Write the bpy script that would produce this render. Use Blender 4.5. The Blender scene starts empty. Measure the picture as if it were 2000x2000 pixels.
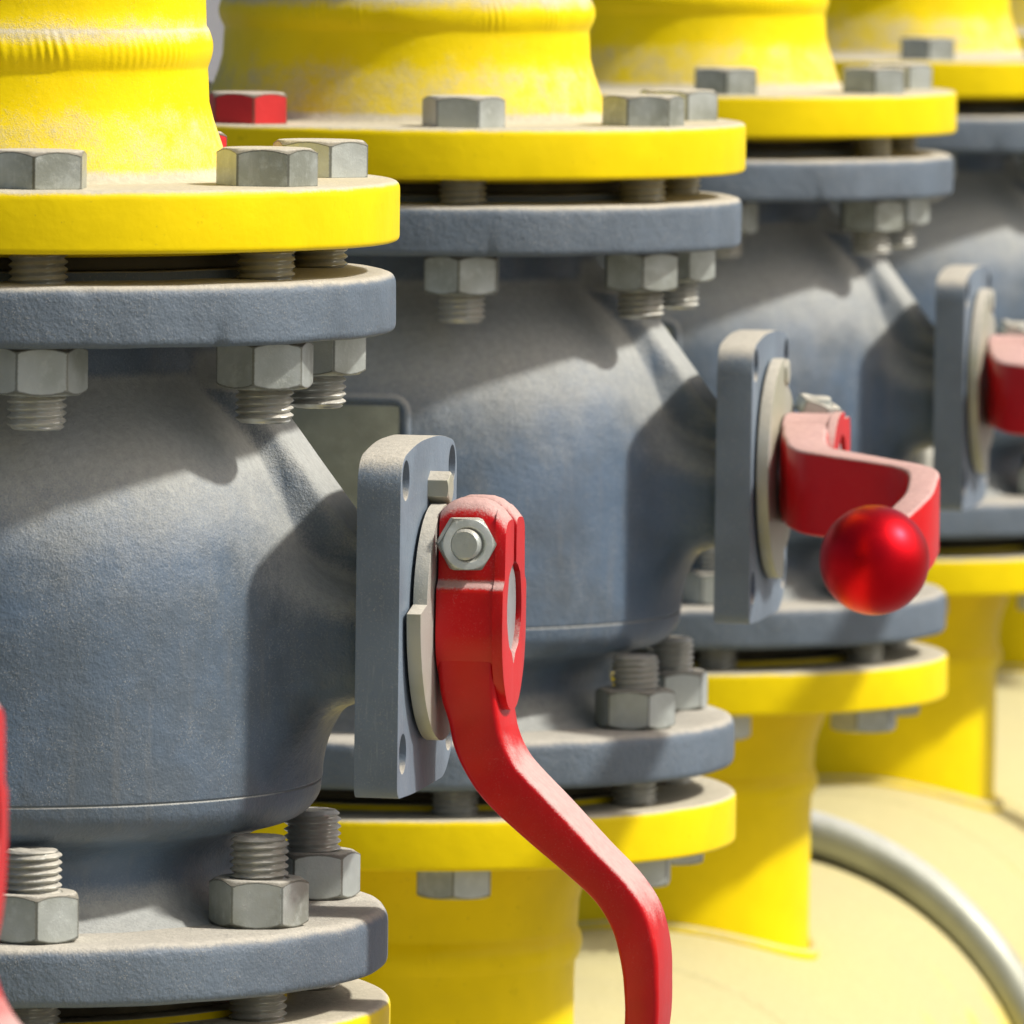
import bpy, bmesh, math, random
import numpy as np
from mathutils import Matrix, Vector, noise
sc = bpy.context.scene
COL = sc.collection
MM = 0.001
R = math.radians
random.seed(7)

# ------------------------------------------------------------------ camera
CAM_H = 1.25                                    # the camera stands 1.25 m above the ground
FPX, PITCH, ROLL = 17827.9, 0.0717, 0.0131      # focal length in px of a 1932 px frame
cam = bpy.data.cameras.new('camera'); cam.sensor_width = 36; cam.lens = 36*FPX/1932
cam.clip_start = 0.05; cam.clip_end = 2000
cam.dof.use_dof = True; cam.dof.focus_distance = 3.25; cam.dof.aperture_fstop = 37
co = bpy.data.objects.new('camera', cam); COL.objects.link(co)
co.matrix_world = Matrix.Translation((0, 0, CAM_H)) @ (Matrix.Rotation(math.pi/2-PITCH, 4, 'X') @ Matrix.Rotation(ROLL, 4, 'Z'))
sc.camera = co

# ------------------------------------------------------------------ light
ELEV, AZ = R(47), R(-6.5)                       # azimuth counted from +X towards +Y
sdir = Vector((math.cos(ELEV)*math.cos(AZ), math.cos(ELEV)*math.sin(AZ), math.sin(ELEV)))
w = bpy.data.worlds.new('World'); sc.world = w; w.use_nodes = True
nt = w.node_tree; bg = nt.nodes['Background']
sky = nt.nodes.new('ShaderNodeTexSky'); sky.sky_type = 'NISHITA'; sky.sun_disc = False
sky.sun_elevation = ELEV; sky.sun_rotation = R(90)-AZ; sky.dust_density = 5.0; sky.ozone_density = 0.4
nt.links.new(sky.outputs[0], bg.inputs[0]); bg.inputs[1].default_value = 0.105
sun = bpy.data.lights.new('sun', 'SUN'); sun.energy = 4.0; sun.angle = R(3.6); sun.color = (1, .965, .91)
so = bpy.data.objects.new('sun', sun); COL.objects.link(so)
so.rotation_euler = (-sdir).to_track_quat('-Z', 'Y').to_euler(); so.location = sdir*10
sc.view_settings.view_transform = 'Standard'; sc.view_settings.look = 'None'
sc.view_settings.exposure = 0.10; sc.view_settings.gamma = 1
sc.cycles.max_bounces = 8; sc.cycles.diffuse_bounces = 5

# ------------------------------------------------------------------ materials
DUST = (0.54, 0.505, 0.42)

def mat(name, base, rough=.5, metal=0., spec=.5, dust=(.45, .85, .9), bump=((900, .05),), vary=.12, speck=0.,
        dustcol=DUST, coat=0., base2=None, ns=120., edge=.0, streak=0., scratch=0., film=0., outline=0., blot=.35, mida=.55, spots=0.):
    """paint or metal with a layer of dust on the faces that look up.
    dust = (normal.z where it starts, where it is full, most cover)"""
    m = bpy.data.materials.new(name); m.use_nodes = True
    t = m.node_tree; N = t.nodes; L = t.links
    b = N['Principled BSDF']
    def nd(k, **kw):
        n = N.new(k)
        for a, v in kw.items(): setattr(n, a, v)
        return n
    def mth(op, a, c=None, clamp=False):
        n = nd('ShaderNodeMath', operation=op, use_clamp=clamp)
        for i, v in enumerate((a, c)):
            if v is None: continue
            if isinstance(v, (int, float)): n.inputs[i].default_value = v
            else: L.new(v, n.inputs[i])
        return n.outputs[0]
    geo = nd('ShaderNodeNewGeometry')
    def noi(scale, detail=4, rough=.6, vec=None):
        n = nd('ShaderNodeTexNoise'); n.inputs['Scale'].default_value = scale
        n.inputs['Detail'].default_value = detail; n.inputs['Roughness'].default_value = rough
        L.new(vec or geo.outputs['Position'], n.inputs['Vector']); return n.outputs['Fac']
    def ramp(f, lo, hi):
        n = nd('ShaderNodeMapRange', interpolation_type='SMOOTHSTEP'); L.new(f, n.inputs[0])
        n.inputs[1].default_value = lo; n.inputs[2].default_value = hi; return n.outputs[0]
    def mix(f, a, c):
        n = nd('ShaderNodeMix', data_type='RGBA')
        if isinstance(f, (int, float)): n.inputs[0].default_value = f
        else: L.new(f, n.inputs[0])
        for i, v in ((6, a), (7, c)):
            if isinstance(v, tuple): n.inputs[i].default_value = (*v, 1)
            else: L.new(v, n.inputs[i])
        return n.outputs[2]
    big = noi(22, 3); mid = noi(ns, 5, .65); fine = noi(1500, 3, .7)
    c1 = tuple(base); c2 = tuple(base2) if base2 else tuple(v*(1-vary*2) for v in base)
    col = mix(ramp(big, .35, .68), c1, c2)
    col = mix(mth('MULTIPLY', ramp(mid, .45, .75), vary*1.6), col, tuple(min(1, v*1.2) for v in base))
    if spots:
        col = mix(mth('MULTIPLY', ramp(noi(300, 4, .75), .66, .74), spots), col, (.22, .16, .03))
        col = mix(mth('MULTIPLY', ramp(noi(140, 5, .7), .62, .72), spots*.7), col, tuple(v*.62 for v in base))
    if streak:
        mp = nd('ShaderNodeMapping'); L.new(geo.outputs['Position'], mp.inputs[0]); mp.inputs['Scale'].default_value = (160, 160, 14)
        s_ = noi(1., 5, .6, mp.outputs[0])
        col = mix(mth('MULTIPLY', ramp(s_, .52, .7), streak), col, (.30, .27, .21))
    sep = nd('ShaderNodeSeparateXYZ'); L.new(geo.outputs['Normal'], sep.inputs[0])
    nz = sep.outputs[2]
    f = mth('ADD', nz, mth('MULTIPLY', mth('SUBTRACT', mid, .5), mida))
    f = mth('ADD', f, mth('MULTIPLY', mth('SUBTRACT', fine, .5), .55))
    f = mth('ADD', f, mth('MULTIPLY', mth('SUBTRACT', big, .5), blot))
    msk = mth('MULTIPLY', ramp(f, dust[0], dust[1]), dust[2])
    if speck:
        sp = mth('MULTIPLY', ramp(fine, .56, .66), speck)
        sp = mth('MULTIPLY', sp, ramp(nz, -.45, .15))
        sp = mth('MULTIPLY', sp, ramp(mid, .3, .7))
        msk = mth('MAXIMUM', msk, sp)
    dn = noi(350, 4, .7)
    dcol = mix(ramp(dn, .3, .7), dustcol, tuple(v*.82 for v in dustcol))
    col = mix(msk, col, dcol)
    if film:                                     # thin film of dust, patchy, on every side
        msk2 = mth('MULTIPLY', ramp(mth('ADD', big, mth('MULTIPLY', mid, .5)), .55, .95), film)
        col = mix(msk2, col, dustcol)
    if outline:                                  # dirt settled along the edges of hexagons
        at = nd('ShaderNodeAttribute', attribute_name='rim')
        e = ramp(mth('ADD', at.outputs['Fac'], mth('MULTIPLY', mth('SUBTRACT', fine, .5), .6)), .30, .75)
        col = mix(mth('MULTIPLY', e, outline), col, (.055, .05, .03))
    if scratch:
        mp = nd('ShaderNodeMapping'); L.new(geo.outputs['Position'], mp.inputs[0]); mp.inputs['Scale'].default_value = (900, 900, 90); mp.inputs['Rotation'].default_value = (.4, .9, .2)
        s_ = noi(1., 3, .6, mp.outputs[0])
        col = mix(mth('MULTIPLY', ramp(s_, .6, .72), scratch), col, (.62, .62, .58))
    L.new(col, b.inputs['Base Color'])
    rg = mth('ADD', rough, mth('MULTIPLY', mth('SUBTRACT', mid, .5), .15))
    rg = mth('ADD', rg, mth('MULTIPLY', msk, .45), True); L.new(rg, b.inputs['Roughness'])
    L.new(mth('MULTIPLY', mth('SUBTRACT', 1., msk), metal), b.inputs['Metallic'])
    b.inputs['Specular IOR Level'].default_value = spec
    if coat: L.new(mth('MULTIPLY', mth('SUBTRACT', 1., msk), coat), b.inputs['Coat Weight']); b.inputs['Coat Roughness'].default_value = .12
    nrm = None
    for (s, d) in bump:
        bn = nd('ShaderNodeBump'); bn.inputs['Distance'].default_value = d*MM; bn.inputs['Strength'].default_value = 1
        L.new(noi(s, 3, .55), bn.inputs['Height'])
        if nrm: L.new(nrm, bn.inputs['Normal'])
        nrm = bn.outputs[0]
    bn = nd('ShaderNodeBump'); bn.inputs['Distance'].default_value = .35*MM
    hh = mth('MULTIPLY', msk, noi(800, 3, .7)); L.new(hh, bn.inputs['Height'])
    if nrm: L.new(nrm, bn.inputs['Normal'])
    L.new(bn.outputs[0], b.inputs['Normal'])
    return m

YEL = (0.85, 0.645, 0.0)
M = {}
M['yellow'] = mat('yellow_paint', YEL, .42, spots=.6, spec=.16, dust=(.38, .9, .93), bump=((60, .5), (700, .05)), vary=.05, ns=70)
M['yellow_pipe'] = mat('yellow_pipe_paint', YEL, .42, spots=.6, spec=.16, dust=(.15, .6, .9), blot=.2, bump=((60, .5), (700, .08)), vary=.05, speck=.12, ns=90)
M['yellow_header'] = mat('dusty_yellow_paint', YEL, .5, spec=.3, dust=(.12, .55, .82), blot=1.1, bump=((40, .4), (9, 3.)), vary=.05, dustcol=(.49, .46, .30), ns=14)
M['grey'] = mat('grey_cast_paint', (.112, .148, .188), .55, dust=(.30, .92, .93), bump=((260, .42), (900, .3), (45, .6)), vary=.12, speck=.5, base2=(.09, .118, .148), ns=90)
M['grey_body'] = mat('grey_body_paint', (.100, .148, .212), .40, dust=(.03, .58, .86), blot=.12, mida=.28, bump=((330, .32), (1000, .22), (70, .45)), vary=.18, speck=.6, base2=(.085, .112, .14), ns=80, streak=.10, dustcol=(.45, .455, .415))
M['grey_plate'] = mat('grey_plate_paint', (.155, .20, .25), .5, dust=(.25, .9, .93), bump=((300, .2), (900, .15)), vary=.12, speck=.45, ns=90, scratch=.10)
M['zinc'] = mat('zinc_plated_steel', (.50, .54, .515), .38, metal=.5, dust=(.3, .85, .93), bump=((90, .25), (500, .10), (1200, .06)), vary=.30, speck=.28, base2=(.30, .32, .27), ns=230, scratch=.18, outline=.65)
M['thread'] = mat('zinc_thread', (.52, .53, .49), .34, metal=.6, dust=(.45, .95, .75), bump=((900, .06),), vary=.2, base2=(.32, .32, .28), ns=300)
M['zinc_disc'] = mat('yellow_zinc_disc', (.42, .425, .38), .45, metal=.3, dust=(.2, .8, .93), bump=((300, .1),), vary=.2, speck=.55, base2=(.37, .375, .27), ns=60)
M['red'] = mat('red_lacquer', (.58, .0, .003), .32, spec=.38, mida=.5, dust=(.26, .70, .85), bump=((500, .06),), vary=.10, speck=.14, ns=110, dustcol=(.58, .43, .39))
M['red_knob'] = mat('red_satin_knob', (.62, .001, .008), .36, metal=.85, dust=(1.5, 2, .0), bump=((900, .02),), vary=.06)
M['red_bolt'] = mat('red_painted_bolt', (.55, .012, .015), .5, dust=(.3, .8, .93), bump=((300, .15),), vary=.15, ns=200, outline=.8)
M['stem'] = mat('bare_steel_stem', (.40, .41, .42), .45, metal=.4, dust=(.3, .8, .9), bump=((600, .1),), vary=.15, speck=.3, scratch=.3)
M['gasket'] = mat('gasket_fibre', (.10, .088, .05), .8, dust=(.4, .9, .6), bump=((400, .2),), vary=.3)
M['ubolt'] = mat('galvanised_bar', (.36, .375, .30), .45, metal=.45, dust=(.35, 1.0, .7), bump=((90, .2),), vary=.12, dustcol=(.62, .62, .58))
M['nameplate'] = mat('dull_green_plate', (.33, .35, .26), .6, dust=(.3, .9, .9), bump=((200, .2),), vary=.2, speck=.6)
M['dust'] = mat('settled_dust', DUST, .95, dust=(-1, -.9, .9), bump=((300, 1.2), (1200, .3)), vary=.1)
M['steel_grey'] = mat('support_steel', (.25, .26, .27), .5, dust=(.3, .9, .9), vary=.15)

def ground_mat():
    m = bpy.data.materials.new('pale_gravel'); m.use_nodes = True; t = m.node_tree; N = t.nodes; L = t.links; b = N['Principled BSDF']
    g = N.new('ShaderNodeNewGeometry')
    n1 = N.new('ShaderNodeTexNoise'); n1.inputs['Scale'].default_value = 1.2; n1.inputs['Detail'].default_value = 6
    n2 = N.new('ShaderNodeTexVoronoi'); n2.inputs['Scale'].default_value = 45
    L.new(g.outputs['Position'], n1.inputs['Vector']); L.new(g.outputs['Position'], n2.inputs['Vector'])
    r1 = N.new('ShaderNodeValToRGB'); r1.color_ramp.elements[0].color = (.20, .197, .193, 1); r1.color_ramp.elements[1].color = (.29, .285, .28, 1)
    r1.color_ramp.elements[0].position = .3; r1.color_ramp.elements[1].position = .7
    L.new(n1.outputs['Fac'], r1.inputs[0])
    mx = N.new('ShaderNodeMix'); mx.data_type = 'RGBA'; mx.blend_type = 'MULTIPLY'; mx.inputs[0].default_value = .35
    L.new(r1.outputs[0], mx.inputs[6]); L.new(n2.outputs['Color'], mx.inputs[7]); L.new(mx.outputs[2], b.inputs['Base Color'])
    bn = N.new('ShaderNodeBump'); bn.inputs['Distance'].default_value = .006; L.new(n2.outputs['Distance'], bn.inputs['Height']); L.new(bn.outputs[0], b.inputs['Normal'])
    b.inputs['Roughness'].default_value = .95
    return m
M['ground'] = ground_mat()

# ------------------------------------------------------------------ mesh helpers (all lengths in mm)
def mesh_of(name, verts, faces, mt, ang=35, smooth=True):
    me = bpy.data.meshes.new(name)
    me.from_pydata([(v[0]*MM, v[1]*MM, v[2]*MM) for v in verts], [], faces)
    me.update(); me.materials.append(mt)
    bm = bmesh.new(); bm.from_mesh(me); bmesh.ops.recalc_face_normals(bm, faces=bm.faces); bm.to_mesh(me); bm.free()
    if smooth:
        me.shade_smooth(); me.set_sharp_from_angle(angle=R(ang))
    return me

def ob(name, me, parent=None, loc=(0, 0, 0), rot=(0, 0, 0)):
    o = bpy.data.objects.new(name, me); COL.objects.link(o)
    if parent: o.parent = parent
    o.location = [v*MM for v in loc]; o.rotation_euler = rot
    return o

def tag(o, label=None, cat=None, group=None, kind=None):
    for k, v in (('label', label), ('category', cat), ('group', group), ('kind', kind)):
        if v: o[k] = v
    return o

def rnd(pts, seg=5):
    """profile [(r,z,radius)] -> rounded polyline [(r,z)]"""
    out = []
    n = len(pts)
    for i, p in enumerate(pts):
        rad = p[2] if len(p) > 2 else 0
        if rad <= 0 or i in (0, n-1): out.append((p[0], p[1])); continue
        a, b, c = Vector(pts[i-1][:2]), Vector(p[:2]), Vector(pts[i+1][:2])
        d1, d2 = (a-b), (c-b)
        k1, k2 = min(rad, d1.length*.49), min(rad, d2.length*.49)
        q1, q2 = b+d1.normalized()*k1, b+d2.normalized()*k2
        for j in range(seg+1):
            t = j/seg
            q = q1*(1-t)**2+b*2*t*(1-t)+q2*t*t
            out.append((q.x, q.y))
    return out

def dens(pts, step):
    out = [pts[0]]
    for a, b in zip(pts, pts[1:]):
        k = max(1, int(math.hypot(b[0]-a[0], b[1]-a[1])/step))
        for j in range(1, k+1): out.append((a[0]+(b[0]-a[0])*j/k, a[1]+(b[1]-a[1])*j/k))
    return out

def lathe(name, prof, mt, seg=160, amp=0., ns=.03, seed=0, fn=None, ang=35, closed=False):
    V, F = [], []
    n = len(prof)
    for i, (r, z) in enumerate(prof):
        for k in range(seg):
            a = 2*math.pi*k/seg
            rr, zz = r, z
            if amp and r > 1:
                q = Vector((r*math.cos(a)*ns, r*math.sin(a)*ns, z*ns+seed*17.3))
                rr += noise.noise(q)*amp; zz += noise.noise(q+Vector((31, 7, 3)))*amp*.6
            if fn: rr, zz = fn(a, rr, zz)
            V.append((rr*math.cos(a), rr*math.sin(a), zz))
    for i in range(n-1 if not closed else n):
        for k in range(seg):
            k2 = (k+1) % seg; j = (i+1) % n
            F.append((i*seg+k, i*seg+k2, j*seg+k2, j*seg+k))
    return mesh_of(name, V, F, mt, ang)

def loft(name, rings, mt, ang=35, caps=True):
    n = len(rings[0]); V = [p for r in rings for p in r]; F = []
    for i in range(len(rings)-1):
        for k in range(n):
            k2 = (k+1) % n
            F.append((i*n+k, i*n+k2, (i+1)*n+k2, (i+1)*n+k))
    if caps: F.append(tuple(range(n))); F.append(tuple(range((len(rings)-1)*n, len(rings)*n)))
    return mesh_of(name, V, F, mt, ang)

def tube(name, path, rad, mt, seg=16):
    rings = []
    for i, p in enumerate(path):
        t = (Vector(path[min(i+1, len(path)-1)])-Vector(path[max(i-1, 0)])).normalized()
        up = Vector((0, 0, 1)) if abs(t.z) < .9 else Vector((1, 0, 0))
        s = t.cross(up).normalized(); q = s.cross(t)
        rings.append([tuple(Vector(p)+(s*math.cos(a)+q*math.sin(a))*rad) for a in [2*math.pi*k/seg for k in range(seg)]])
    return loft(name, rings, mt)

def hexmesh(name, af, h, mt, top=True, bot=False, hole=0.):
    """hexagon head or nut with the real conical chamfer; stands on z=0; point attribute 'rim' marks the worn edges"""
    rc = af/math.sqrt(3); r0 = af/2*.97
    TS = (0, .035, .10, .3, .5, .7, .90, .965)
    P = []; cor = []
    for k in range(6):
        a0, a1 = R(60*k), R(60*(k+1))
        for t in TS:
            P.append((rc*(math.cos(a0)*(1-t)+math.cos(a1)*t), rc*(math.sin(a0)*(1-t)+math.sin(a1)*t))); cor.append(1. if t == 0 else (.45 if t in (.035, .965) else 0.))
    def soft(x, y, c): # corners very slightly rounded
        f = .985 if c == 1. else 1
        return x*f, y*f
    P = [soft(x, y, c) for (x, y), c in zip(P, cor)]
    def zt(x, y): return max(0, (math.hypot(x, y)-r0))*math.tan(R(32))
    rings = []; att = []
    def ring(s_, z, a=0.): rings.append([(x*s_/math.hypot(x, y), y*s_/math.hypot(x, y), z) for x, y in P]); att.append([a]*len(P))
    def side(fz, a): rings.append([(x, y, fz(x, y)) for x, y in P]); att.append([max(a, c) for c in cor])
    if bot: ring(max(hole, .3), 0); ring(r0, 0, .3); side(lambda x, y: zt(x, y), 1.); side(lambda x, y: zt(x, y)+.7, 0.)
    else: ring(max(hole, .3), 0); side(lambda x, y: 0, 1.); side(lambda x, y: .6, 0.)
    side(lambda x, y: h-zt(x, y)-.7, 0.); side(lambda x, y: h-zt(x, y), 1.)
    ring(r0, h, .3); ring(r0-.9, h+.12)
    if hole: ring(hole+1., h+.05, .2); ring(hole, h-.8, .9)
    else: ring(r0*.5, h+.05); ring(.3, h)
    me = loft(name, rings, mt, 24)
    A = me.attributes.new('rim', 'FLOAT', 'POINT')
    A.data.foreach_set('value', [v for r in att for v in r])
    return me

def threadrod(name, r, z0, z1, mt, pitch=2.5, seg=40, end=1.5):
    """helical thread between z0<z1 with coned ends"""
    per = 8; n = int((z1-z0)/pitch*per)
    V, F = [], []
    for i in range(n+1):
        z = z0+(z1-z0)*i/n
        for k in range(seg):
            a = 2*math.pi*k/seg
            t = (z/pitch-a/(2*math.pi)) % 1.
            d = 1-abs(t-.5)*2
            rr = r-1.45*(1-min(1, max(0, d*1.25-.1)))
            e = min(z-z0, z1-z)
            if e < end: rr = min(rr, r-1.9*(1-e/end))
            V.append((rr*math.cos(a), rr*math.sin(a), z))
    for i in range(n):
        for k in range(seg):
            k2 = (k+1) % seg; F.append((i*seg+k, i*seg+k2, (i+1)*seg+k2, (i+1)*seg+k))
    for b, z in ((0, z0), (n*seg, z1)):
        c = len(V)
        for s in (.6,):
            for k in range(seg):
                x, y, _ = V[b+k]
                V.append((x*s, y*s, z+(random.uniform(-.35, .35))))
        for k in range(seg): F.append((b+k, b+(k+1) % seg, c+(k+1) % seg, c+k))
        V.append((0, 0, z)); e = len(V)-1
        for k in range(seg): F.append((c+k, c+(k+1) % seg, e))
    return mesh_of(name, V, F, mt, 40)

def poly_plate(name, outer, holes, l0, l1, mt, bev=2.0, ang=35, holeseg=28):
    """plate in the (b,z) plane extruded along l (x): outer = [(b,z)], holes = [[(b,z)...]]"""
    bm = bmesh.new()
    def loop(pts):
        vs = [bm.verts.new((l0*MM, p[0]*MM, p[1]*MM)) for p in pts]
        return [bm.edges.new((vs[i], vs[(i+1) % len(vs)])) for i in range(len(vs))]
    E = loop(outer)
    for h in holes: E += loop(h)
    r = bmesh.ops.triangle_fill(bm, use_beauty=True, use_dissolve=False, edges=E)
    fs = [f for f in bm.faces]
    ex = bmesh.ops.extrude_face_region(bm, geom=fs)
    vs = [g for g in ex['geom'] if isinstance(g, bmesh.types.BMVert)]
    bmesh.ops.translate(bm, verts=vs, vec=((l1-l0)*MM, 0, 0))
    bmesh.ops.recalc_face_normals(bm, faces=bm.faces)
    if bev:
        es = [e for e in bm.edges if len(e.link_faces) == 2 and e.calc_face_angle(0) > R(60) and abs((e.verts[0].co-e.verts[1].co).normalized().x) < .5
              ]
        bmesh.ops.bevel(bm, geom=es, offset=bev*MM, segments=3, profile=.6, affect='EDGES', clamp_overlap=True)
    me = bpy.data.meshes.new(name); bm.to_mesh(me); bm.free(); me.materials.append(mt)
    me.shade_smooth(); me.set_sharp_from_angle(angle=R(ang))
    return me

def roundpoly(pts, seg=6):
    out = []
    n = len(pts)
    for i, p in enumerate(pts):
        rad = p[2] if len(p) > 2 else 0
        b = Vector(p[:2])
        if not rad: out.append(tuple(b)); continue
        a, c = Vector(pts[i-1][:2]), Vector(pts[(i+1) % n][:2])
        d1, d2 = a-b, c-b
        k = min(rad, d1.length*.48, d2.length*.48)
        q1, q2 = b+d1.normalized()*k, b+d2.normalized()*k
        for j in range(seg+1):
            t = j/seg; q = q1*(1-t)**2+b*2*t*(1-t)+q2*t*t; out.append((q.x, q.y))
    return out

# ------------------------------------------------------------------ the setting
U = Vector((.1719, .985, 0)).normalized(); NV = Vector((U.y, -U.x, 0))   # along the row / out of the row towards the handles
ROWROT = math.atan2(NV.y, NV.x)                                        # valve frame: +x = stem direction, +y = along the row
# valve axes from the photograph: X, Y, height offset (mm, camera at x=y=0)
VALVES = [(-319, 2483, 5.0), (-182.2, 3228, 3.2), (-46.7, 3961, 2.4), (76.25, 4714, -3.2), (205.9, 5450, -2.4), (334, 6192, -2.0)]
Z0 = CAM_H/MM
YT1, YT0, GT1, GT0, GB1, GB0, YB1, YB0 = -122.0, -142.7, -153.2, -173.7, -371.0, -391.4, -402.8, -423.8
HC, HR = -700., 162.                                                    # header pipe: centre height and radius
STEMZ = -265.

g = bmesh.new()
nx = 60
for i in range(nx+1):
    for j in range(nx+1):
        x = (i/nx*2-1); y = (j/nx*2-1)
        X = 400*x*abs(x)**1.6; Y = 400*y*abs(y)**1.6
        g.verts.new((X, Y+8, noise.noise((X*.2, Y*.2, 0))*.02))
g.verts.ensure_lookup_table()
for i in range(nx):
    for j in range(nx):
        a = i*(nx+1)+j; g.faces.new([g.verts[a], g.verts[a+nx+1], g.verts[a+nx+2], g.verts[a+1]])
me = bpy.data.meshes.new('ground'); g.to_mesh(me); g.free(); me.materials.append(M['ground']); me.shade_smooth()
tag(ob('ground', me), kind='structure')

# ------------------------------------------------------------------ header pipe under the row
def rowpoint(v, off=0.): return Vector((VALVES[v][0], VALVES[v][1], 0))+U*off
ref = rowpoint(3)
hdr = ob('header_pipe', None, loc=(ref.x, ref.y, Z0+HC), rot=(0, 0, ROWROT)); hdr.empty_display_size = .1
tag(hdr, 'large dusty yellow pipe lying under the whole row of valves', 'pipe')
def ringpath(rad, y, a0, a1, n): return [(rad*math.cos(a), y, rad*math.sin(a)) for a in [a0+(a1-a0)*k/n for k in range(n+1)]]
def hpipe():
    rings = []
    ys = [-2900+i*40 for i in range(0, 141)]
    for y in ys:
        rings.append([((HR+noise.noise((math.cos(a)*3, y*.01, math.sin(a)*3))*.5)*math.cos(a), y, HR*math.sin(a)) for a in [2*math.pi*k/128 for k in range(128)]])
    return loft('pipe', rings, M['yellow_header'])
ob('pipe', hpipe(), hdr)
for y in (-1100, -200, 610, 790, 1500):
    pr = []
    rings = []
    for k in range(240):
        a = 2*math.pi*k/240
        h = 3.2+.5*math.sin(k*2.9)
        rings.append([((HR-1+q[1]*h)*math.cos(a), y+q[0]*9, (HR-1+q[1]*h)*math.sin(a)) for q in ((-1, 0), (-.6, .8), (0, 1.1), (.6, .8), (1, 0))])
    V = [p for r_ in rings for p in r_]; F = []
    for k in range(240):
        k2 = (k+1) % 240
        for j in range(4): F.append((k*5+j, k*5+j+1, k2*5+j+1, k2*5+j))
    ob('weld_seam', mesh_of('weld_seam', V, F, M['yellow_header'], 60), hdr)

# ------------------------------------------------------------------ flanged pipes above and below each valve
def weldfn(z0, z1, zdir=1):
    def fn(a, r, z):
        if z0 < z < z1:
            t = (z-z0)/(z1-z0); e = math.sin(t*math.pi)
            q = noise.noise((math.cos(a)*5, math.sin(a)*5, z*.04))
            r += e*(2.4+.15*math.sin(a*150+t*4.5+q*4)*max(0, .35+q*2.2)+.7*q)
        return r, z
    return fn

NECKR = 77.
def neckprof(sgn, zf, zend, base=84.):
    # weld neck from the flange face zf, going sgn*z
    p = [(base+5, 0), (base+.8, 1.4), (base-.4, 5), (base-2.6, 12), (NECKR+1.6, 20), (NECKR, 26), (NECKR-.4, 35)]
    q = [(NECKR-.6, 37)]+[(NECKR-.9, 37+15*k/14) for k in range(1, 14)]+[(NECKR-1.2, 52), (NECKR-1.5, 60)]
    L_ = abs(zend)
    q += [(NECKR-1.5, L_)]
    return [(r, zf+sgn*z) for r, z in p+q]

yfl_prof = rnd([(60, 0), (60, 20.9, .5), (142.6, 20.9, 3.2), (142.6, 0, 2.2), (107, 0, .3), (107, -2.6, .6), (60, -2.6)], 5)
yfl = lathe('flange', dens(yfl_prof, 12), M['yellow'], 200, .25, .02, 1, ang=50)
yneck = lathe('pipe', dens(neckprof(1, 20.7, 200), 6)+dens([(NECKR-1.5, 225), (NECKR-1.5, 900)], 60)+[(NECKR-6, 905), (20, 905)], M['yellow_pipe'], 1080, 0, .02, 3, fn=weldfn(20.7+37, 20.7+52), ang=85)
top_names = ['yellow flanged pipe just beyond the left edge, nearest of the row',
             'yellow flanged pipe above the nearest grey valve, at the top left',
             'yellow flanged pipe with a red bolt head, second from the left',
             'yellow flanged pipe above the third grey valve, beside the top centre right',
             'slightly blurred yellow flanged pipe at the top right corner',
             'blurred farthest yellow flanged pipe at the right edge']
pipes = []
for v, (x, y, dz) in enumerate(VALVES):
    pr = ob('upper_pipe', None, loc=(x, y, Z0+YT0+dz), rot=(0, 0, ROWROT)); pr.empty_display_size = .1
    tag(pr, top_names[v], 'pipe', 'yellow flanged pipes above the valves')
    ob('pipe', yneck, pr, rot=(0, 0, v*1.3)); ob('flange', yfl, pr, rot=(0, 0, v*2.1))

low_depth = (YB0-HC)  # from flange underside to header centre
def branch_mesh():
    zs = neckprof(-1, .3, low_depth-60)
    return lathe('branch_pipe', dens(zs, 30), M['yellow_branch'], 480, .35, .02, 9, fn=weldfn(.3-52, .3-37), ang=85)
M['yellow_branch'] = mat('yellow_branch_paint', YEL, .42, spots=.6, spec=.16, dust=(.5, .95, .8), bump=((60, .5), (700, .05)), vary=.05, ns=70)
bm_branch = branch_mesh()
ybf = lathe('flange', dens(rnd([(60, 0), (142.6, 0, 2.2), (142.6, 21.0, 3.0), (107, 21.0, .3), (107, 23.6, .6), (60, 23.6)], 5), 12), M['yellow'], 200, .25, .02, 5, ang=50)
saddle = [(( (NECKR+1)*math.cos(a)), (NECKR+1)*math.sin(a), math.sqrt(HR**2-((NECKR+1)*math.cos(a))**2)+.5) for a in [2*math.pi*k/180 for k in range(181)]]
sad_me = tube('weld_seam', saddle, 3.4, M['yellow_header'], 10)
for v, (x, y, dz) in enumerate(VALVES):
    loc = Vector((x, y, 0))-ref
    lx, ly = loc.dot(NV), loc.dot(U)
    br = ob('branch_pipe', bm_branch, hdr, loc=(lx, ly, YB0+dz-HC), rot=(0, 0, v*.7))
    ob('flange', ybf, br)
    sd = ob('weld_seam', sad_me, hdr, loc=(lx, ly, 0))

# ------------------------------------------------------------------ valve body
gfl_t = rnd([(70, 0), (70, 20.3, .5), (141.4, 20.3, 4.2), (141.4, 0, 3.2), (70, 0)], 6)
def notch(zb):
    def fn(a, r, z):
        for a0, zz, w_, d_ in ((0, zb, .011, 2.2), (.9, 0, .015, 1.2), (-1.1, zb, .03, 1.3), (2.2, zb, .02, 2), (-.35, 0, .02, 1.1), (.35, 0, .012, .9)):
            da = (a-a0+math.pi) % (2*math.pi)-math.pi
            if r > 130: r -= d_*math.exp(-(da/w_)**2)*math.exp(-((z-zz)/3.5)**2)
        return r, z
    return fn
gup = lathe('upper_flange', dens(rnd([(60, 3.0), (106, 3.0, .6), (106, 20.3-20.3, .4), (141.4, 0, 4.2), (141.4, -20.5, 3.2), (70, -20.5)], 6), 5), M['grey'], 400, .55, .045, 11, fn=notch(-20.5), ang=60)
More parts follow.
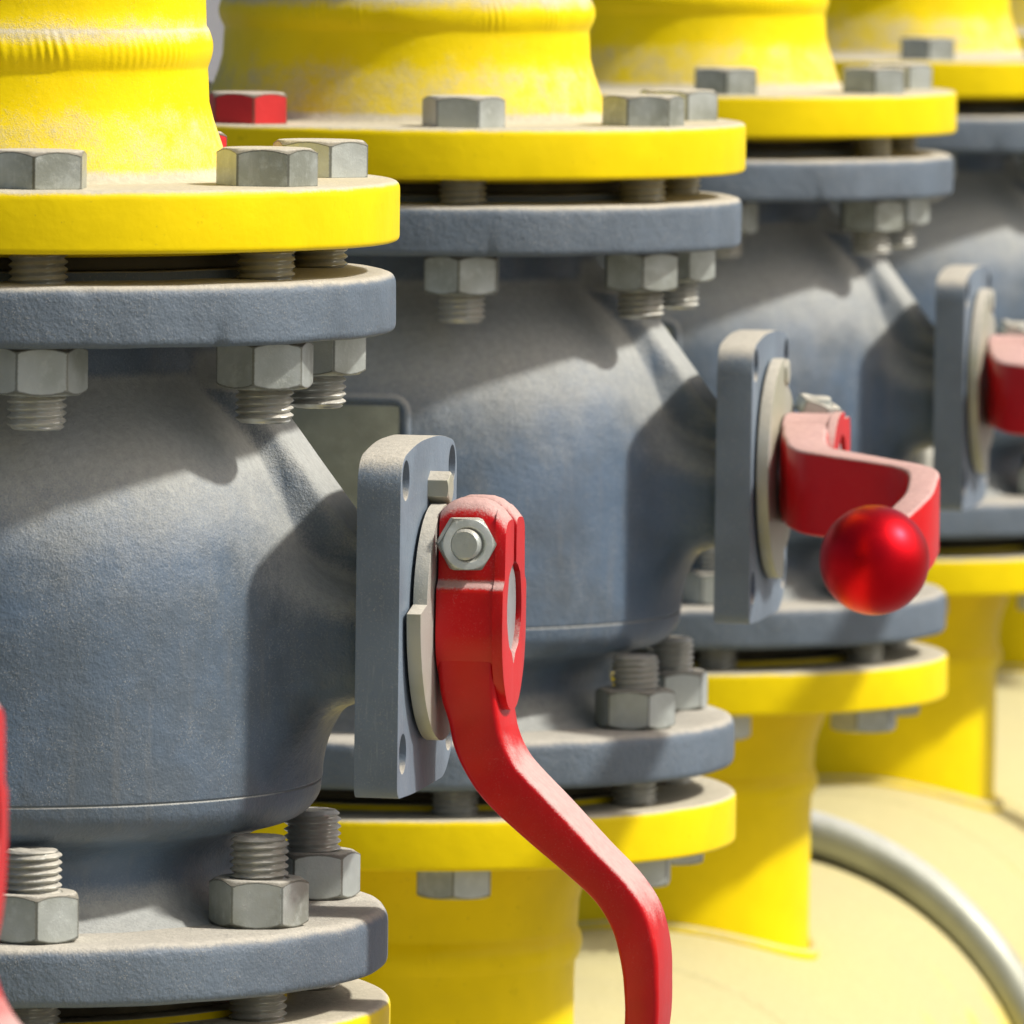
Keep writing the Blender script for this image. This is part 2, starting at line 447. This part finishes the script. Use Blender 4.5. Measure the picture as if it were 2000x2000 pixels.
glo = lathe('lower_flange', dens(rnd([(70, 0), (141.4, 0, 5.0), (141.4, -20.4, 3.6), (106, -20.4, .4), (106, -23.4, .6), (60, -23.4)], 6), 5), M['grey'], 260, .6, .045, 23, ang=60)
gasket_me = lathe('gasket', [(60, 2.1), (100, 2.1), (100.6, 1.2), (100.6, -1.2), (100, -2.1), (60, -2.1)], M['gasket'], 120)

BP = rnd([(80, -172), (80, -187, 3), (86, -194.5, 4), (97, -205.5, 6), (107, -219, 8), (114.5, -237, 10), (118, -262, 10), (118.4, -322, 1),
          (118.4, -326.4, .2), (117.8, -326.9, .2), (118.2, -327.5, .3), (117.6, -333, 4), (112, -339.5, 5), (99, -343, 5), (92, -347, 5), (89.5, -352, 3), (89.5, -358, 4), (93.5, -366.5, 5), (107, -371.6)], 6)
def body_mesh():
    P = dens(BP, 2.2)
    prz = np.array([p[1] for p in P]); prr = np.array([p[0] for p in P])
    seg = 288
    th = np.arange(seg)*2*np.pi/seg
    rr = np.linspace(60, 185, 500)
    V = []; rows = len(P)
    lt = np.array([40, 70, 84, 106.5, 126, 132, 138, 145]); tt = np.array([-150, -165, -176, -204, -230, -238, -243.5, -245.5])
    for i in range(rows):
        z, r0 = prz[i], prr[i]
        RR, TH = np.meshgrid(rr, th, indexing='ij')
        l = RR*np.cos(TH); u = RR*np.sin(TH)
        top = np.interp(l, [40, 84, 106, 118, 130, 145], [-184, -211, -236, -248, -255, -258]); bot = np.interp(l, [114, 119, 124, 131, 145], [-316, -309, -303, -299, -297.5])
        zc = (top+bot)/2; h = (top-bot)/2
        wd = np.interp(l, [60, 90, 115, 142], [62, 52, 40, 35])
        gq = ((np.abs(u)/wd)**3.2+(np.abs(z-zc)/h)**3.2)**(1/3.2)
        sb = (gq-1)*np.minimum(wd, h)
        sb = np.where(l < 30, 99., sb)
        tr = np.interp(l, lt, tt); zr = (tr-262)/2; hr = np.maximum((tr+262)/2, 1); wr = np.interp(l, [60, 100, 142], [27, 20, 18])
        sr2 = (((np.abs(u)/wr)**6+(np.abs(z-zr)/hr)**6)**(1/6)-1)*np.minimum(wr, hr)
        sr2 = np.where((l < 30) | (z < -262), 99., sr2)
        # 2-d slope compensation: distances along r only
        sr = RR-r0
        k = 13.
        hh = np.clip(.5+.5*(sr-sb)/k, 0, 1)
        F_ = sr*(1-hh)+sb*hh-k*hh*(1-hh)
        k2 = 2.5; h2 = np.clip(.5+.5*(F_-sr2)/k2, 0, 1); F_ = F_*(1-h2)+sr2*h2-k2*h2*(1-h2)
        fade = np.clip((-178-z)/14., 0, 1)*np.clip((z+345)/12., 0, 1)
        F_ = sr*(1-fade)+F_*fade
        ins = F_ < 0
        idx = len(rr)-1-np.argmax(ins[::-1], axis=0)
        for k_ in range(seg):
            j = idx[k_]
            if j >= len(rr)-1: r = rr[-1]
            else:
                f0, f1 = F_[j, k_], F_[j+1, k_]; r = rr[j]+(rr[j+1]-rr[j])*(f0/(f0-f1) if f0 != f1 else 0)
            r = max(r, r0) if fade < .01 else r
            c = math.cos(th[k_])
            if r*c > 144.5: r = 144.5/c
            x, y = r*c, r*math.sin(th[k_])
            q = noise.noise((x*.03, y*.03, z*.03))*.5+noise.noise((x*.12, y*.12, z*.12))*.15
            V.append((x*(1+q/150) if r*c < 140 else x, y*(1+q/150), z))
    F = []
    for i in range(rows-1):
        for k_ in range(seg):
            k2 = (k_+1) % seg; F.append((i*seg+k_, i*seg+k2, (i+1)*seg+k2, (i+1)*seg+k_))
    return mesh_of('body', V, F, M['grey_body'], 75)
body_me = body_mesh()

# mounting plate : centred on the stem, +-52 wide, 109 high with a slightly arched top and bottom
def plate_mesh():
    W, H = 52.5, 56.5
    o = [(-W, -61.5, 5), (-20, -62.5, 12), (W-16, -62, 8), (W, -51, 10), (W, H-4, 11), (20, H+.3, 14), (-20, H+.3, 14), (-W, H-4, 11)]
    o = roundpoly(o, 7)
    holes = []
    for b in (-44, 44):
        for z in (-47, 45): holes.append([(b*.98+6.6*math.cos(a), z+6.8*math.sin(a)) for a in [2*math.pi*k/28 for k in range(28)]])
    return poly_plate('mounting_plate', o, holes, 141.5, 156.3, M['grey_plate'], 1.6)
plate_me = plate_mesh()

def disc_mesh():
    pts = []
    n = 90
    for k in range(n):
        a = 2*math.pi*k/n          # 0 = +b (away from the camera), angle in (b,z)
        # the wide sector covers the lower half when the handle hangs down
        s = math.sin(a)
        big = s < .05
        r = 46.0 if big else 34.5
        pts.append((r*math.cos(a), r*math.sin(a)))
    return poly_plate('stop_plate', pts, [], 157.6, 162.4, M['zinc_disc'], .5)
disc_me = disc_mesh()

# ------------------------------------------------------------------ handle, drawn hanging down: x = outwards (l), y = along the row (-y faces the camera), z up, origin at the stem axis
def hub_outline(low, ins):
    o = [(2.5, 37.6, 5), (18.5-ins, 37, 10), (19.5-ins, 9.5, 2), (23-ins, 7.5, 3), (23.5-ins, -10, 12)]+[(b, z, 9) for b, z in low]
    o += [(-b, z, r) for b, z, r in reversed(o)]
    o += [(-2.5, 15.5, 1), (-7, 13.5, 1.2), (-11, 11, 1.5), (-14, 3, 4), (-14, -5, 4), (-9, -13, 2), (-3.5, -15.5, 1), (0, -19.5, 1), (3.5, -15.5, 1), (9, -13, 2), (14, -5, 4), (14, 3, 4), (11, 11, 1.5), (7, 13.5, 1.2), (2.5, 15.5, 1)]
    return roundpoly(o, 4)
def shape_ears(me, l1):
    for q in me.vertices:                       # the clamp ears are rounded off towards the outside and the plate
        l, z = q.co.x/MM, q.co.z/MM
        t = (l-163.2)/22.8
        if z > 14:
            k = min(1.1, (z-14)/22)
            z -= k*(6.5*max(0, (t-.5)/.5)**2.4+3.5*max(0, (.3-t)/.3)**2)
            q.co.z = z*MM
    return me
def slab(name, o, ls, mt, bev):
    """extrusion of an outline through several depths so that it can be shaped"""
    me = poly_plate(name, o, [], ls[0], ls[-1], mt, bev, 40)
    bm = bmesh.new(); bm.from_mesh(me)
    for l in ls[1:-1]:
        bmesh.ops.bisect_plane(bm, geom=bm.verts[:]+bm.edges[:]+bm.faces[:], plane_co=(l*MM, 0, 0), plane_no=(1, 0, 0))
    bm.to_mesh(me); bm.free(); me.shade_smooth(); me.set_sharp_from_angle(angle=R(40)); return me
def hub_mesh():
    a = slab('hub', hub_outline([(20.8, -17), (13, -26)], .9), [163.2, 166, 169, 173, 177, 180, 183.4], M['red'], 1.8)
    b = slab('hub', hub_outline([(20.5, -22), (9.5, -35)], 0), [182.6, 184.2, 186.2], M['red'], 1.2)
    return shape_ears(a, 183), shape_ears(b, 186)

PATH = [  # inner (l,a), outer (l,a), half width
    ((163.4, 6), (183.0, 6), 21.2), ((163.4, 14), (183.0, 14), 21.0), ((163.6, 23), (183.0, 23), 20.0), ((164.6, 31), (183.2, 30), 18.8), ((166.6, 38), (183.8, 35.5), 17.8), ((168.6, 46), (185.2, 41.4), 17.5), ((173.5, 55.5), (188.8, 48.5), 17.2), ((181.8, 66), (194.5, 55.5), 17.4), ((194.7, 77.5), (206, 66.8), 17.2), ((209.5, 89.5), (219.2, 80.4), 17), ((219.5, 98.5), (230, 91), 16.8), ((225.3, 108), (237.2, 101.5), 16.6), ((228, 118), (240.6, 114), 16.4), ((229.2, 128), (241.2, 126.5), 16.2), ((229.0, 140), (240.6, 140), 15.6), ((226.5, 150), (238.0, 152), 15), ((222.0, 159), (233.0, 163.5), 13)]
def arm_mesh():
    # densify with Catmull-Rom
    A = np.array([[*p[0], *p[1], p[2]] for p in PATH], float)
    out = []
    for i in range(len(A)-1):
        p0, p1, p2, p3 = A[max(i-1, 0)], A[i], A[i+1], A[min(i+2, len(A)-1)]
        for j in range(5):
            t = j/5; out.append(.5*((2*p1)+(-p0+p2)*t+(2*p0-5*p1+4*p2-p3)*t*t+(-p0+3*p1-3*p2+p3)*t**3))
    out.append(A[-1])
    rings = []
    rad = 1.9
    for q in out:
        i_, o_, w_ = Vector((q[0], q[1])), Vector((q[2], q[3])), q[4]
        T_ = (o_-i_).length; d = (o_-i_).normalized()
        ring = []
        for cx, cy, a0 in ((T_-rad, w_-rad, 0), (rad, w_-rad, 90), (rad, -w_+rad, 180), (T_-rad, -w_+rad, 270)):
            for k in range(5):
                a = R(a0+90*k/4)
                s, b = cx+rad*math.cos(a), cy+rad*math.sin(a)
                p = i_+d*s
                ring.append((p.x-1.8*min(1, max(0, (q[1]-42)/20)), b+float(np.interp(q[1], [0, 30, 60, 115, 128, 140, 151, 163], [0, 1, 3, 3.4, 5, 8, 10.5, 13.5])), -p.y))
        rings.append(ring)
    return loft('handle', rings, M['red'], 60)
arm_me = arm_mesh()
hub_me = hub_mesh()
# join hub and arm into the one casting
def join(name, mes, mt):
    bm = bmesh.new()
    for m_ in mes: bm.from_mesh(m_)
    me = bpy.data.meshes.new(name); bm.to_mesh(me); bm.free(); me.materials.append(mt)
    me.shade_smooth(); me.set_sharp_from_angle(angle=R(42)); return me
handle_me = join('handle', [*hub_me, arm_me], M['red'])
KR = 22.
knob_prof = [(.2, -KR)]+[(KR*math.sin(R(a)), -KR*math.cos(R(a))) for a in range(6, 160, 6)]+[(8.6, KR*.93), (8.6, KR*.93+8), (.2, KR*.93+8)]
knob_me = lathe('knob', knob_prof, M['red_knob'], 64)

def stem_mesh():
    d = 14.2
    pts = roundpoly([(0, 18.5, 1.2), (10.5, 9, 3), (12.6, 0, 5), (10, -10, 3), (0, -18, 1.2), (-10, -10, 3), (-12.6, 0, 5), (-10.5, 9, 3)], 4)
    return poly_plate('stem', pts, [], 150, 184.6, M['stem'], 1.0)
stem_me = stem_mesh()
cnut_me = hexmesh('clamp_nut', 17.4, 6.6, M['zinc'], hole=5.2)
chead_me = hexmesh('clamp_bolt_head', 17, 6.8, M['zinc'])
cbolt_me = lathe('clamp_bolt', [(.1, -27.2), (4.4, -27.2), (5.25, -26.4), (5.25, 27)], M['zinc'], 40)
sbolt_me = hexmesh('stop_bolt', 9.8, 7.5, M['zinc_disc'])
KNUT = hexmesh('bolt_nut', 29.6, 16., M['zinc'], bot=True, hole=9.3)
KHEAD = hexmesh('bolt_head', 30., 12.6, M['zinc'])
KHEADR = hexmesh('bolt_head', 30., 12.6, M['red_bolt'])
# upper bolts: head on the yellow flange, nut under the grey flange ; z=0 is the top of the yellow flange (YT1)
rod_up = threadrod('flange_bolt', 9.9, -(YT1-GT0)-16-11.8, 1.0, M['thread'])
rod_lo = threadrod('flange_bolt', 9.9, -1.0, (GB1-YB0)+16+14.2, M['thread'])

def nameplate():
    V = []; F = []
    a0, a1 = R(-112), R(-80)         # angles in the valve frame (camera side is -90)
    z0, z1 = -300, -236
    na, nz = 20, 16
    for s in range(2):
        pass
    prz = [p[1] for p in BP]; prr = [p[0] for p in BP]
    def rad(z): return float(np.interp(-z, [-q for q in prz], prr))
    def grid(A0, A1, ZA, ZB, off):
        b = len(V)
        for i in range(na+1):
            for j in range(nz+1):
                a = A0+(A1-A0)*i/na; z = ZA+(ZB-ZA)*j/nz; r = rad(z)+off
                V.append((r*math.cos(a), r*math.sin(a), z))
        for i in range(na):
            for j in range(nz):
                q = b+i*(nz+1)+j; F.append((q, q+1, q+nz+2, q+nz+1))
    grid(a0, a1, z0, z1, .9)
    plate = mesh_of('name_plate', V, F, M['nameplate'])
    # frame: raised rim swept round the rounded rectangle
    pts = roundpoly([(a0-.045, z0-4, 5), (a1+.045, z0-4, 5), (a1+.045, z1+4, 5), (a0-.045, z1+4, 5)], 5)
    # rounding is in mixed units, so work in mm along the arc
    rm = 117.
    pts = roundpoly([(a0*rm-3, z0-3, 7), (a1*rm+3, z0-3, 7), (a1*rm+3, z1+3, 7), (a0*rm-3, z1+3, 7)], 5)
    d2 = []
    for i in range(len(pts)):
        p, q = pts[i], pts[(i+1) % len(pts)]
        k = max(1, int(math.dist(p, q)/5))
        for j in range(k): d2.append((p[0]+(q[0]-p[0])*j/k, p[1]+(q[1]-p[1])*j/k))
    n = len(d2); V2 = []; F2 = []
    for i, (s, z) in enumerate(d2):
        p, q = Vector(d2[i-1]), Vector(d2[(i+1) % n]); t = (q-p).normalized(); nn = Vector((t.y, -t.x))
        for (w_, h_) in ((-2.4, -.5), (-1.6, 1.5), (0, 2.), (1.6, 1.5), (2.4, -.5)):
            ss, zz = s+nn.x*w_, z+nn.y*w_; a = ss/rm; r = rad(zz)+h_
            V2.append((r*math.cos(a), r*math.sin(a), zz))
    for i in range(n):
        i2 = (i+1) % n
        for j in range(4): F2.append((i*5+j, i*5+j+1, i2*5+j+1, i2*5+j))
    return plate, mesh_of('frame', V2, F2, M['grey_body'], 80)
np_me, npf_me = nameplate()

VLAB = ['grey ball valve cut off by the left edge, only its red handle showing',
        'nearest large grey ball valve with its red handle hanging down',
        'grey ball valve whose red handle with a round knob points at the viewer',
        'third grey ball valve, its red handle cut off by the right edge',
        'blurred grey ball valve fourth in the row, behind the third one',
        'blurred farthest grey ball valve at the right edge']
# handle rotation about the stem (0 = hanging down), positive turns it towards the camera
HANG = [0, R(.5), R(87), R(88), R(0), R(86)]
# measured turn of each visible hexagon (degrees in the picture: corner direction from the view direction towards the right)
HX = {(1, 'h', 0): -3, (1, 'h', 1): 26, (1, 'h', 2): 13, (2, 'h', 0): 21, (2, 'h', 1): -23, (2, 'h', 2): 12, (2, 'h', -1): 10, (3, 'h', 0): 0, (3, 'h', 1): 0, (4, 'h', 0): 0,
      (1, 'n', 0): -21, (1, 'n', 1): -12, (1, 'n', 2): 20, (2, 'n', 0): -4, (2, 'n', 1): 2, (3, 'n', 1): 5, (1, 'b', 0): 8, (1, 'b', 1): 29, (1, 'b', 2): -21, (2, 'b', 1): 19, (2, 'b', 2): 50}
RB = 117.3
PH0 = .214
for v, (x, y, dz) in enumerate(VALVES):
    root = ob('ball_valve', None, loc=(x, y, Z0+dz+STEMZ), rot=(0, 0, ROWROT)); root.empty_display_size = .1
    tag(root, VLAB[v], 'valve', 'ball valves bolted in a row')
    dzz = (0, 0, -STEMZ)
    ob('body', body_me, root, dzz)
    ob('upper_flange', gup, root, (0, 0, GT1-STEMZ), (0, 0, R({1: -53, 2: -75, 3: -60}.get(v, 0))-ROWROT))
    ob('lower_flange', glo, root, (0, 0, GB1-STEMZ), (0, 0, 2.3*v+1))
    ob('gasket', gasket_me, root, (0, 0, (YT0+GT1)/2-STEMZ+.3)); ob('gasket', gasket_me, root, (0, 0, (GB0+YB1)/2-STEMZ))
    ob('mounting_plate', plate_me, root)
    npo = ob('name_plate', np_me, root, dzz); ob('frame', npf_me, npo)
    ha = HANG[v]
    ob('stop_plate', disc_me, root, rot=(-ha, 0, 0))
    ob('stem', stem_me, root, rot=(-ha, 0, 0))
    ob('stop_bolt', sbolt_me, root, (156, 2, 39.8), (0, math.pi/2, 0))
    h = ob('handle', handle_me, root)
    h.matrix_basis = Matrix.Rotation(-ha, 4, 'X') @ Matrix.Rotation(-R(1.5) if v in (2, 3, 5) else 0, 4, 'Y')
    ob('knob', knob_me, h, (219.0, 16, -173), (R(-10), R(14), 0))
    ob('clamp_bolt', cbolt_me, h, (173.5, 0, 22.5), (-math.pi/2, 0, 0))
    ob('clamp_nut', cnut_me, h, (172.2, -19.2, 22.5), (math.pi/2, 0, .35))
    ob('clamp_bolt_head', chead_me, h, (172.2, 19.2, 22.5), (-math.pi/2, 0, .2))
    for i in range(-1, 7):
        a = PH0+i*math.pi/4            # from -Y towards +X in the world
        bx, by = RB*math.sin(a), -RB*math.cos(a)
        loc2 = Matrix.Rotation(-ROWROT, 2) @ Vector((bx, by))
        def hexrot(k, dflt):
            q = HX.get((v, k, i))
            q = dflt if q is None else q
            return R(-90+q)-ROWROT
        red = (v == 2 and i == -1) or (v == 1 and i == 3)
        up = ob('flange_bolt', rod_up, root, (loc2.x, loc2.y, YT1-STEMZ), (0, 0, i*.9+v))
        hd = ob('bolt_head', KHEADR if red else KHEAD, up, (0, 0, .1), (0, 0, hexrot('h', random.uniform(0, 60))-(i*.9+v)))
        if red: hd['label'] = 'red painted bolt head'
        ob('bolt_nut', KNUT, up, (0, 0, -(YT1-GT0)-16.1), (0, 0, hexrot('n', random.uniform(0, 60))-(i*.9+v)))
        lo = ob('flange_bolt', rod_lo, root, (loc2.x, loc2.y, YB0-STEMZ), (0, 0, i*1.7+v*.6))
        hd = ob('bolt_head', KHEAD, lo, (0, 0, -.1), (math.pi, 0, 0)); hd.rotation_euler = (math.pi, 0, random.uniform(0, 1))
        ob('bolt_nut', KNUT, lo, (0, 0, GB1-YB0+.1), (0, 0, hexrot('b', random.uniform(0, 60))-(i*1.7+v*.6)))

# ------------------------------------------------------------------ U-bolt and support under the header
ub = ref+U*300
r_ = 172.; bar = 12.2
pth = [(-6+r_, 0, -340)]+[(-6+r_, 0, -340+340*k/10) for k in range(1, 10)]+[(-6+r_*math.cos(a), 0, r_*math.sin(a)) for a in [math.pi*k/64 for k in range(65)]]+[(-6-r_, 0, -340*k/10) for k in range(1, 11)]
o = ob('u_bolt', tube('u_bolt', pth, bar, M['ubolt'], 24), loc=(ub.x, ub.y, Z0-696), rot=(0, 0, ROWROT))
tag(o, 'bent round galvanised bar looped over the large dusty pipe', 'u-bolt')
def box(name, x0, x1, y0, y1, z0, z1, mt):
    bm = bmesh.new(); bmesh.ops.create_cube(bm, size=1)
    for q in bm.verts: q.co = Vector(((x0+x1)/2+q.co.x*(x1-x0), (y0+y1)/2+q.co.y*(y1-y0), (z0+z1)/2+q.co.z*(z1-z0)))*MM
    bmesh.ops.bevel(bm, geom=bm.edges[:], offset=.003, segments=2, affect='EDGES')
    me = bpy.data.meshes.new(name); bm.to_mesh(me); bm.free(); me.materials.append(mt); return me
sup = ob('pipe_support', None, loc=(ub.x, ub.y, 0), rot=(0, 0, ROWROT)); sup.empty_display_size = .1
tag(sup, 'grey steel support frame under the large dusty pipe', 'support')
zt_ = Z0+HC-HR-1
ob('crossbeam', box('crossbeam', -260, 260, -50, 50, zt_-100, zt_, M['steel_grey']), sup)
for sx in (-1, 1):
    ob('leg', box('leg', sx*200-40, sx*200+40, -40, 40, 8, zt_-102, M['steel_grey']), sup)
    ob('base_plate', box('base_plate', sx*200-90, sx*200+90, -90, 90, -10, 7, M['steel_grey']), sup)
